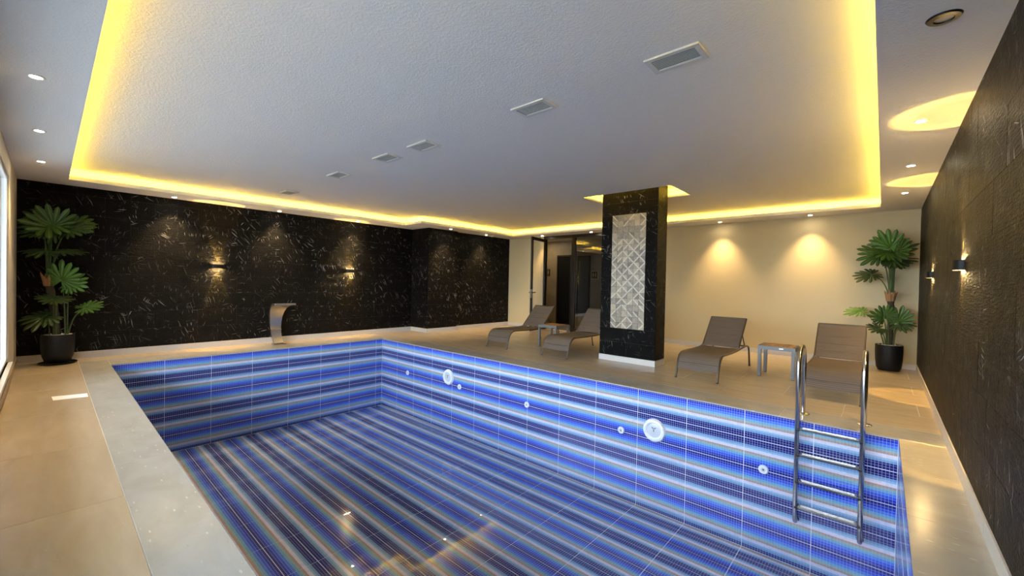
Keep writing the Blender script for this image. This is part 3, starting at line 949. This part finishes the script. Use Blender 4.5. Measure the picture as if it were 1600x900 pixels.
for x, z, lab in ((-7.28, -.605, 'small white inlet nozzle nearest the far pool corner'), (-5.66, -.60, 'small white inlet nozzle just right of the far pool light'), (-4.08, -.59, 'small white inlet nozzle midway between the two pool lights'),
                  (-2.49, -.585, 'small white inlet nozzle just left of the nearer pool light'), (-.885, -.59, 'small white inlet nozzle left of the ladder')):
    r = empty('inlet_nozzle', (x, PY1, z))
    tag(r, lab, 'pool inlet', 'round inlet nozzles on the pool wall')
    R = Matrix.Rotation(PI/2, 4, 'X')
    MB().lathe([(.020, .004), (.022, .016), (.040, .014), (.047, .004), (.047, 0)], 28, R, close=False).build('flange', M['plastic'], r, True)
    MB().lathe([(.008, .004), (.009, .014), (.0205, .012), (.0205, .003)], 20, R, close=False).build('eyeball', M['plasticg'], r, True)
    MB().lathe([(.001, .008), (.0085, .008), (.0085, .003)], 14, R, close=False).build('opening', M['hole'], r)

# ------------------------------------------------------------------ LADDER
r = empty('pool_ladder', (-.35, 5.05, 0))
tag(r, 'stainless steel pool ladder with two arched handrails and four treads', 'ladder')
lad = r
YF, YR, RT = 4.855-5.05, 5.235-5.05, .020
rad = (YR-YF)/2
for sx in (-.243, .243):
    pts = [(sx, YR, 0), (sx, YR, .50)]
    for k in range(1, 13):
        a = PI*k/12
        pts.append((sx, (YR+YF)/2 + rad*math.cos(a), .53 + rad*math.sin(a)))
    pts += [(sx, YF, .3), (sx, YF, 0), (sx, YF, -.5), (sx, YF, -.93)]
    for k in range(1, 6):
        a = PI/2*k/5
        pts.append((sx, YF+.055*(1-math.cos(a)), -.93-.055*math.sin(a)))
    pts.append((sx, 4.945-5.05, -.985))
    rail = MB().tube(pts, RT, 16).build('rail', M['chrome'], lad, True)
    MB().lathe([(.021, .016), (.03, .014), (.058, .006), (.060, .0005), (.021, .0005)], 28, Matrix.Translation((sx, YR, 0)), close=False).build('flange', M['chrome'], lad, True)
    MB().lathe([(.001, .018), (.024, .016), (.027, .004), (.027, 0)], 20, Matrix.Translation((sx, PY1-5.05, -.985)) @ Matrix.Rotation(PI/2, 4, 'X'), close=False).build('end_cap', M['rubber'], lad, True)
for z in (-.065, -.315, -.575, -.825):
    td = MB().box(-.222, .222, YF-.012, YF+.062, z-.012, z+.012).build('tread', M['steel'], lad, False, .006)
    g = MB()
    for sx in (-.235, .235):
        MB().tube([(sx-.012, YF, z), (sx+.012, YF, z)], .0225, 14).build('bolt_cap', M['rubber'], td, True)
    for k in range(2):
        MB().box(-.20, .20, YF+.006+.026*k, YF+.016+.026*k, z+.0121, z+.0145).build('grip_strip', M['chrome'], td)

# ------------------------------------------------------------------ FOUNTAIN
r = empty('pool_fountain', (-8.86, 3.03, 0))
tag(r, 'curved brushed steel pool fountain blade standing on the coping by the dark wall', 'fountain')
prof = [(.03, .012, .17), (-.05, .08, .17), (-.12, .18, .18), (-.16, .30, .195), (-.165, .42, .21), (-.14, .54, .23), (-.085, .64, .26), (-.005, .715, .29), (.10, .765, .325), (.22, .79, .355), (.35, .795, .38)]
rows = []
for x, z, wd in prof:
    rows.append([(x, -wd/2+wd*k/6, z) for k in range(7)])
blade = MB().sheet(rows, .035)
blade.build('blade', M['fountain'], r, True)
MB().box(  .345, .365, -.185, .185, .779, .811).build('spout_lip', M['fountain'], r, False, .003)
MB().box(-.05, .11, -.11, .11, 0, .014).build('base_plate', M['fountain'], r, False, .004)
MB().sheet([[(-.147, -.1+.2*k/4, .255) for k in range(5)], [(-.152, -.1+.2*k/4, .275) for k in range(5)]], .052).build('joint_band', M['chrome'], r)

# ------------------------------------------------------------------ SUN LOUNGERS
def arc(c, r_, a0, a1, n):
    return [(c[0]+r_*math.cos(a0+(a1-a0)*k/n), c[1]+r_*math.sin(a0+(a1-a0)*k/n)) for k in range(n+1)]
def make_lounger():
    r = empty('sun_lounger')
    hw = .275
    side = [(.03, .17), (.06, .25), (.10, .30), (.16, .335), (.24, .345), (.60, .335), (.95, .335), (1.20, .345), (1.42, .355), (1.56, .35), (1.64, .33), (1.69, .29)]
    for sx in (-hw, hw):
        MB().tube([(sx, y, z) for y, z in side], .0145, 10).build('side_rail', M['bronze'], r, True)
        MB().tube([(sx, -.02, 0), (sx, .03, .175)], .0135, 10).build('leg', M['bronze'], r, True)
        MB().tube([(sx, 1.69, .295), (sx, 1.76, 0)], .0135, 10).build('leg', M['bronze'], r, True)
        for yy_ in (-.02, 1.76):
            MB().lathe([(.0165, 0), (.0165, .018)], 12, Matrix.Translation((sx, yy_, 0))).build('foot_cap', M['rubber'], r)
    MB().tube([(-hw, 1.60, .34), (hw, 1.60, .34)], .012, 10).build('cross_bar', M['bronze'], r, True)
    MB().tube([(-hw, .05, .215), (hw, .05, .215)], .012, 10).build('cross_bar', M['bronze'], r, True)
    seat = [(.015, .135), (.03, .18), (.06, .262), (.10, .312), (.16, .347), (.24, .357), (.42, .347), (.60, .340), (.80, .338), (.95, .343), (1.10, .352)]
    MB().sheet([[(-.268+.536*k/6, y, z-.010*math.sin(PI*k/6)) for k in range(7)] for y, z in seat], .008).build('seat_sling', M['sling'], r, True)
    bk = [(1.10, .36), (1.18, .44), (1.27, .53), (1.36, .62), (1.45, .71), (1.53, .785), (1.545, .795), (1.555, .785)]
    MB().sheet([[(-.262+.524*k/6, y+.006*math.sin(PI*k/6), z) for k in range(7)] for y, z in bk], .008).build('back_sling', M['sling'], r, True)
    for sx in (-.262, .262):
        MB().tube([(sx, 1.10, .355), (sx, 1.54, .787)], .013, 10).build('back_rail', M['bronze'], r, True)
        MB().tube([(sx, 1.30, .55), (sx, 1.46, .362)], .009, 8).build('strut', M['bronze'], r, True)
        MB().tube([(sx-.018, 1.10, .35), (sx+.018, 1.10, .35)], .019, 12).build('hinge', M['greymetal'], r, True)
    MB().tube([(-.262, 1.54, .787), (.262, 1.54, .787)], .013, 10).build('top_bar', M['bronze'], r, True)
    for q in range(1, 5):
        y, z = 1.10+.44*q/5, .36+.428*q/5
        MB().tube([(-.25, y-.001, z+.005), (.25, y-.001, z+.005)], .0035, 6).build('seam', M['sling'], r)
    return r
proto = make_lounger()
for i, (x, y, rz, lab) in enumerate(((-5.69, 5.95, .0, 'taupe sling sun lounger nearest the glass door, left of its side table'), (-4.30, 5.97, .0, 'taupe sling sun lounger partly hidden behind the dark pillar'),
                                 (-1.90, 5.99, .0, 'taupe sling sun lounger standing alone right of the pillar, left of its side table'), (-.43, 6.02, .0, 'taupe sling sun lounger behind the pool ladder, nearest the right plant'))):
    o = proto if i == 0 else copy_tree(proto)
    o.location = (x, y, 0); o.rotation_euler = (0, 0, rz)
    tag(o, lab, 'sun lounger', 'taupe sun loungers on the pool deck')

# ------------------------------------------------------------------ SIDE TABLES
def make_table():
    r = empty('side_table')
    h, s, lg = .45, .23, .022
    for sx in (-1, 1):
        for sy in (-1, 1):
            MB().box(sx*(s-lg)-lg, sx*(s-lg)+lg, sy*(s-lg)-lg, sy*(s-lg)+lg, .006, h-.048).build('leg', M['greymetal'], r, False, .003)
            MB().box(sx*(s-lg)-.02, sx*(s-lg)+.02, sy*(s-lg)-.02, sy*(s-lg)+.02, 0, .007).build('foot_pad', M['rubber'], r)
    f = MB()
    f.box(-s, s, -s, -s+.03, h-.05, h); f.box(-s, s, s-.03, s, h-.05, h); f.box(-s, -s+.03, -s+.03, s-.03, h-.05, h); f.box(s-.03, s, -s+.03, s-.03, h-.05, h)
    f.build('apron', M['greymetal'], r)
    n = 6
    wd = 2*(s-.032)/n
    for k in range(n):
        x = -s+.032+wd*k
        MB().box(x+.0025, x+wd-.0025, -s+.032, s-.032, h-.020, h+.004).build('slat', M['teak'], r, False, .002)
    return r
tb = make_table()
tag(tb, 'grey side table with teak slat top between the left two loungers', 'side table', 'grey side tables with teak tops')
tb.location = (-5.07, 6.99, 0)
t2 = copy_tree(tb)
t2.location = (-1.13, 7.21, 0)
tag(t2, 'grey side table with teak slat top between the right loungers, white plate on rim', 'side table', 'grey side tables with teak tops')
MB().box(.035, .09, -.233, -.229, .418, .436).build('name_plate', M['white_strip'], t2)

# ------------------------------------------------------------------ PLANTS
def leaf_mesh(name, mat, n=13, size=.42, droop=.35, seed=0, cut=.52):
    """Round, deeply slit leaf: lobes fan out round the stalk's end at the origin, tip along +Y, face +Z."""
    rnd = random.Random(seed)
    vs, fs, uvs = [], [], []
    def P(a, rho):
        x, y = rho*math.sin(a), rho*math.cos(a)
        z = -droop*(rho*rho)/size*(.55+.25*abs(math.sin(a))) + .05*abs(x)
        return (x, y, z)
    def add(a, rho, u):
        vs.append(P(a, rho)); uvs.append((u, rho)); return len(vs)-1
    span = math.radians(158)
    def reach(a):
        t = abs(a)/span
        return size*(.80 - .42*t**1.15 + .05*math.sin(3*PI*t))
    for k in range(n):
        a0, a1 = -span+2*span*k/n, -span+2*span*(k+1)/n
        am = (a0+a1)/2
        R_ = reach(am)*rnd.uniform(.86, 1.06)
        c_ = cut*rnd.uniform(.85, 1.15)
        prev = None
        lift = rnd.uniform(-.016, .014)
        for f, wd in ((.015, 1.0), (.28, 1.0), (c_, 1.0), (c_+.07, .88), (.76, .80), (.91, .52), (1.0, .05)):
            h = (a1-a0)/2*wd
            cur = (add(am-h, R_*f*(1 if wd < 1 else reach(am-h)/reach(am)), .5), add(am, R_*f, 0), add(am+h, R_*f*(1 if wd < 1 else reach(am+h)/reach(am)), .5))
            if wd < 1:
                for q in cur: vs[q] = (vs[q][0], vs[q][1], vs[q][2]+lift*f)
            m_ = cur[1]; vs[m_] = (vs[m_][0], vs[m_][1], vs[m_][2]-.05*size*f*(a1-a0))
            if prev:
                fs.append((prev[0], prev[1], cur[1], cur[0])); fs.append((prev[1], prev[2], cur[2], cur[1]))
            prev = cur
    me = bpy.data.meshes.new(name)
    me.from_pydata(vs, [], fs)
    ul = me.uv_layers.new(name='UVMap')
    for p in me.polygons:
        for li in p.loop_indices: ul.data[li].uv = uvs[me.loops[li].vertex_index]
    # a little thickness
    bm = bmesh.new(); bm.from_mesh(me)
    bmesh.ops.recalc_face_normals(bm, faces=bm.faces)
    bmesh.ops.solidify(bm, geom=bm.faces[:], thickness=.0016)
    bm.to_mesh(me); bm.free()
    me.materials.append(mat)
    me.polygons.foreach_set('use_smooth', [True]*len(me.polygons))
    return me
LEAF = {k: [leaf_mesh('leaf', M[mt], 15, .42, dr, sd) for sd, dr in ((1, .25), (2, .45), (3, .15))] for k, mt in (('A', 'leafA'), ('B', 'leafB'), ('C', 'leafC'))}

def plant(loc, right, label, pot_prof, saucer_r, trunk_pts, crown, leaves, limits):
    """leaves: (base offset r, t, z of the blade's base), tip direction, face normal, size, tone, root) in the frame (right, toward the viewer, up)"""
    r = empty('potted_plant', loc)
    tag(r, label, 'plant')
    R = Vector(right).normalized(); U = Vector((0,0,1)); Tw = R.cross(U)       # toward the viewer
    W = lambda p: R*p[0] + Tw*p[1] + U*p[2]
    MB().lathe(pot_prof, 40, close=False).build('pot', M['pot'], r, True)
    if saucer_r: MB().lathe([(.001, .004), (saucer_r*.85, .003), (saucer_r, .016), (saucer_r, .026), (saucer_r*.93, .026), (saucer_r*.9, .012), (.001, .012)], 36, close=False).build('saucer', M['pot'], r, True)
    zr = max(p[1] for p in pot_prof)
    rr = [p[0] for p in pot_prof if p[1] == zr][0]-.02
    pb = MB()
    rnd = random.Random(5)
    for _ in range(90):
        a, q = rnd.uniform(0, 2*PI), rr*math.sqrt(rnd.random())*.93
        s = rnd.uniform(.010, .017)
        bmesh.ops.create_icosphere(pb.bm, subdivisions=1, radius=s, matrix=Matrix.Translation((q*math.cos(a), q*math.sin(a), zr-.008)) @ Matrix.Diagonal((1, rnd.uniform(.7, 1.2), .6, 1)))
    o = pb.build('pebbles', M['pebble'], r, True); o['kind'] = 'stuff'
    MB().lathe([(.001, zr-.012), (rr, zr-.012), (rr, zr-.03)], 32, close=False).build('soil', M['trunk'], r)
    pts = [W(p) for p in trunk_pts]
    tk = MB()
    fine, rad_ = [], []
    for a, b in zip(pts, pts[1:]):
        for k in range(5): fine.append(a.lerp(b, k/5))
    fine.append(pts[-1])
    for k in range(len(fine)): rad_.append(.044*(1.06 if k % 2 else .92))
    tk.tube(fine, rad_, 14).build('trunk', M['trunk'], r, True)
    cr_ = W(crown)
    sh = MB()
    for k in range(7):
        a = 2*PI*k/7
        d = Vector((math.cos(a), math.sin(a), 0))
        sh.tube([cr_+d*.035-Vector((0,0,.10)), cr_+d*.05, cr_+d*.085+Vector((0,0,.05+.02*(k % 3)))], [.02, .024, .004], 7)
    o = sh.build('leaf_sheath', M['sheath'], r, True); o['kind'] = 'stuff'
    for i, (b, tip, nor, size, tone, root) in enumerate(leaves):
        bp, tv, nv = W(b), W(tip).normalized(), W(nor)
        nv = (nv - tv*nv.dot(tv)).normalized()
        xv = tv.cross(nv)
        mt = Matrix((xv, tv, nv)).transposed().to_4x4()
        mt.translation = bp
        mt = mt @ Matrix.Scale(size/.42, 4)
        for ax, sgn, lim in limits:                 # keep every blade clear of the walls
            over = max(sgn*((mt @ v.co)[ax] + loc[ax]) for v in LEAF[tone][i % 3].vertices) - sgn*lim
            if over > 0:
                mt.translation[ax] -= sgn*over; bp[ax] -= sgn*over
        lf_ = link('leaf', LEAF[tone][i % 3], r, mt)
        rp = W(root)
        d = bp - rp
        c1 = rp + Vector((0, 0, d.z*.55)) + d*.22
        sp = []
        for k in range(9):
            t_ = k/8
            sp.append(rp*(1-t_)**2 + c1*2*t_*(1-t_) + bp*t_*t_)
        MB().tube(sp, [.0095-.004*k/8 for k in range(9)], 8).build('leaf_stem', M['stem'], r, True)

POT1 = [(.001, .02), (.10, .02), (.135, .045), (.158, .12), (.168, .22), (.172, .33), (.170, .425), (.158, .425), (.152, .36), (.001, .36)]
POT2 = [(.001, .005), (.135, .005), (.155, .05), (.168, .18), (.173, .30), (.172, .415), (.160, .415), (.154, .35), (.001, .35)]
c1 = (-.09, 0, 1.22)
plant((-8.86, .10, 0), (0, 1, 0), 'tall green split-leaf plant in a dark pot on a saucer, by the window at left', POT1, .20,
      [(-.01, 0, .38), (-.03, .01, .70), (-.07, 0, 1.0), (-.09, 0, 1.2)], c1, [
    ((-.24, .05, 1.93), (-.45, .25, .35), (.25, 1, .45), .44, 'A', (-.10, .02, 1.24)),
    ((-.05, .08, 1.97), (.15, .35, .85), (.1, 1, .1), .40, 'A', (-.08, .03, 1.24)),
    ((-.12, .02, 2.02), (-.25, .5, -.45), (-.2, 1, .6), .46, 'A', (-.09, .0, 1.24)),
    ((.10, .05, 1.94), (.55, .35, .15), (.25, .8, .7), .38, 'B', (-.07, .02, 1.24)),
    ((.14, -.05, 2.02), (.8, .1, .30), (-.1, .8, .6), .34, 'A', (-.07, .0, 1.24)),
    ((-.10, -.12, 2.05), (-.5, -.2, .5), (.2, .9, .3), .36, 'B', (-.10, -.02, 1.24)),
    ((-.32, .10, 1.88), (-.9, .2, -.1), (.0, .5, .9), .32, 'B', (-.11, .0, 1.24)),
    ((-.16, .12, 1.62), (-.9, .45, -.06), (0, .3, .95), .36, 'B', (-.10, .02, 1.22)),
    ((.03, .12, 1.62), (.9, .35, -.08), (0, .3, .95), .36, 'B', (-.08, .02, 1.22)),
    ((.03, .12, 1.20), (.25, .3, .8), (-.25, 1, .15), .36, 'C', (.07, .02, .40)),
    ((.10, .10, 1.16), (.75, .3, .12), (-.1, 1, .35), .28, 'C', (.09, .0, .40)),
    ((-.05, .15, .94), (-.6, .5, -.1), (0, .6, .8), .26, 'B', (-.04, .05, .40)),
    ((-.02, .15, .94), (.8, .4, -.1), (0, .5, .8), .22, 'B', (-.02, .05, .40)),
    ((-.16, .10, .70), (-.9, .2, -.25), (0, .5, .85), .38, 'B', (-.08, .02, .40)),
    ((.26, .08, .80), (.9, .1, .25), (-.2, .5, .85), .30, 'A', (.10, .0, .40))],
    ((1, -1, WD+.015), (0, -1, WA+.02)))
c2 = (0, 0, 1.22)
plant((.09, 9.10, 0), (1, 0, 0), 'green split-leaf plant in a black pot in the right corner by the beige wall', POT2, 0,
      [(.0, 0, .37), (.01, 0, .7), (.01, 0, 1.0), (.0, 0, 1.18)], c2, [
    ((-.02, .10, 1.98), (-.1, .3, .85), (.05, 1, .15), .40, 'C', (.0, .02, 1.26)),
    ((-.15, .10, 1.88), (-.8, .25, .10), (.0, .9, .5), .40, 'A', (-.02, .02, 1.26)),
    ((-.05, .14, 1.90), (-.45, .6, -.25), (.0, 1, .6), .34, 'A', (-.01, .03, 1.26)),
    ((.16, .10, 1.88), (.75, .45, .25), (-.2, .8, .6), .38, 'B', (.02, .02, 1.26)),
    ((.17, .05, 1.77), (.7, .55, -.05), (-.2, .5, .85), .34, 'B', (.03, .02, 1.26)),
    ((.06, .12, 1.92), (.5, .6, .35), (-.2, .9, .3), .34, 'A', (.01, .03, 1.26)),
    ((.02, .15, 1.78), (.1, .75, -.4), (0, .7, .7), .32, 'B', (.0, .04, 1.26)),
    ((-.08, .0, 2.02), (-.5, .1, .6), (.2, .9, .3), .30, 'A', (-.01, .0, 1.26)),
    ((-.24, .08, 1.55), (-.85, .25, -.28), (.05, .55, .8), .34, 'B', (-.03, .02, 1.24)),
    ((-.36, .06, .94), (-.9, .1, .02), (.0, .5, .9), .30, 'C', (-.06, .02, .38)),
    ((-.08, .12, .85), (-.35, .4, .55), (.1, 1, .3), .28, 'A', (-.03, .03, .38)),
    ((-.04, .14, .90), (.3, .4, .6), (-.1, 1, .3), .24, 'A', (-.01, .04, .38)),
    ((.10, .10, .80), (.4, .3, .75), (-.2, 1, .2), .32, 'A', (.04, .02, .38)),
    ((.14, .12, .76), (.8, .4, -.1), (-.1, .6, .8), .26, 'B', (.05, .03, .38)),
    ((-.12, .14, .68), (-.6, .5, -.1), (.1, .6, .8), .26, 'B', (-.04, .03, .38))],
    ((0, 1, WC-.02), (1, 1, WB-.02)))

# ------------------------------------------------------------------ strip on the left floor
tp = MB().prism([(-6.49, .03), (-6.43, .29), (-6.25, .29), (-6.29, .04)], .0002, .0022).build('floor_strip', M['white_strip'])  # flat white parallelogram lying on the tile
tag(tp, 'flat white strip lying on the floor tile beside the coping at left', 'white_strip')
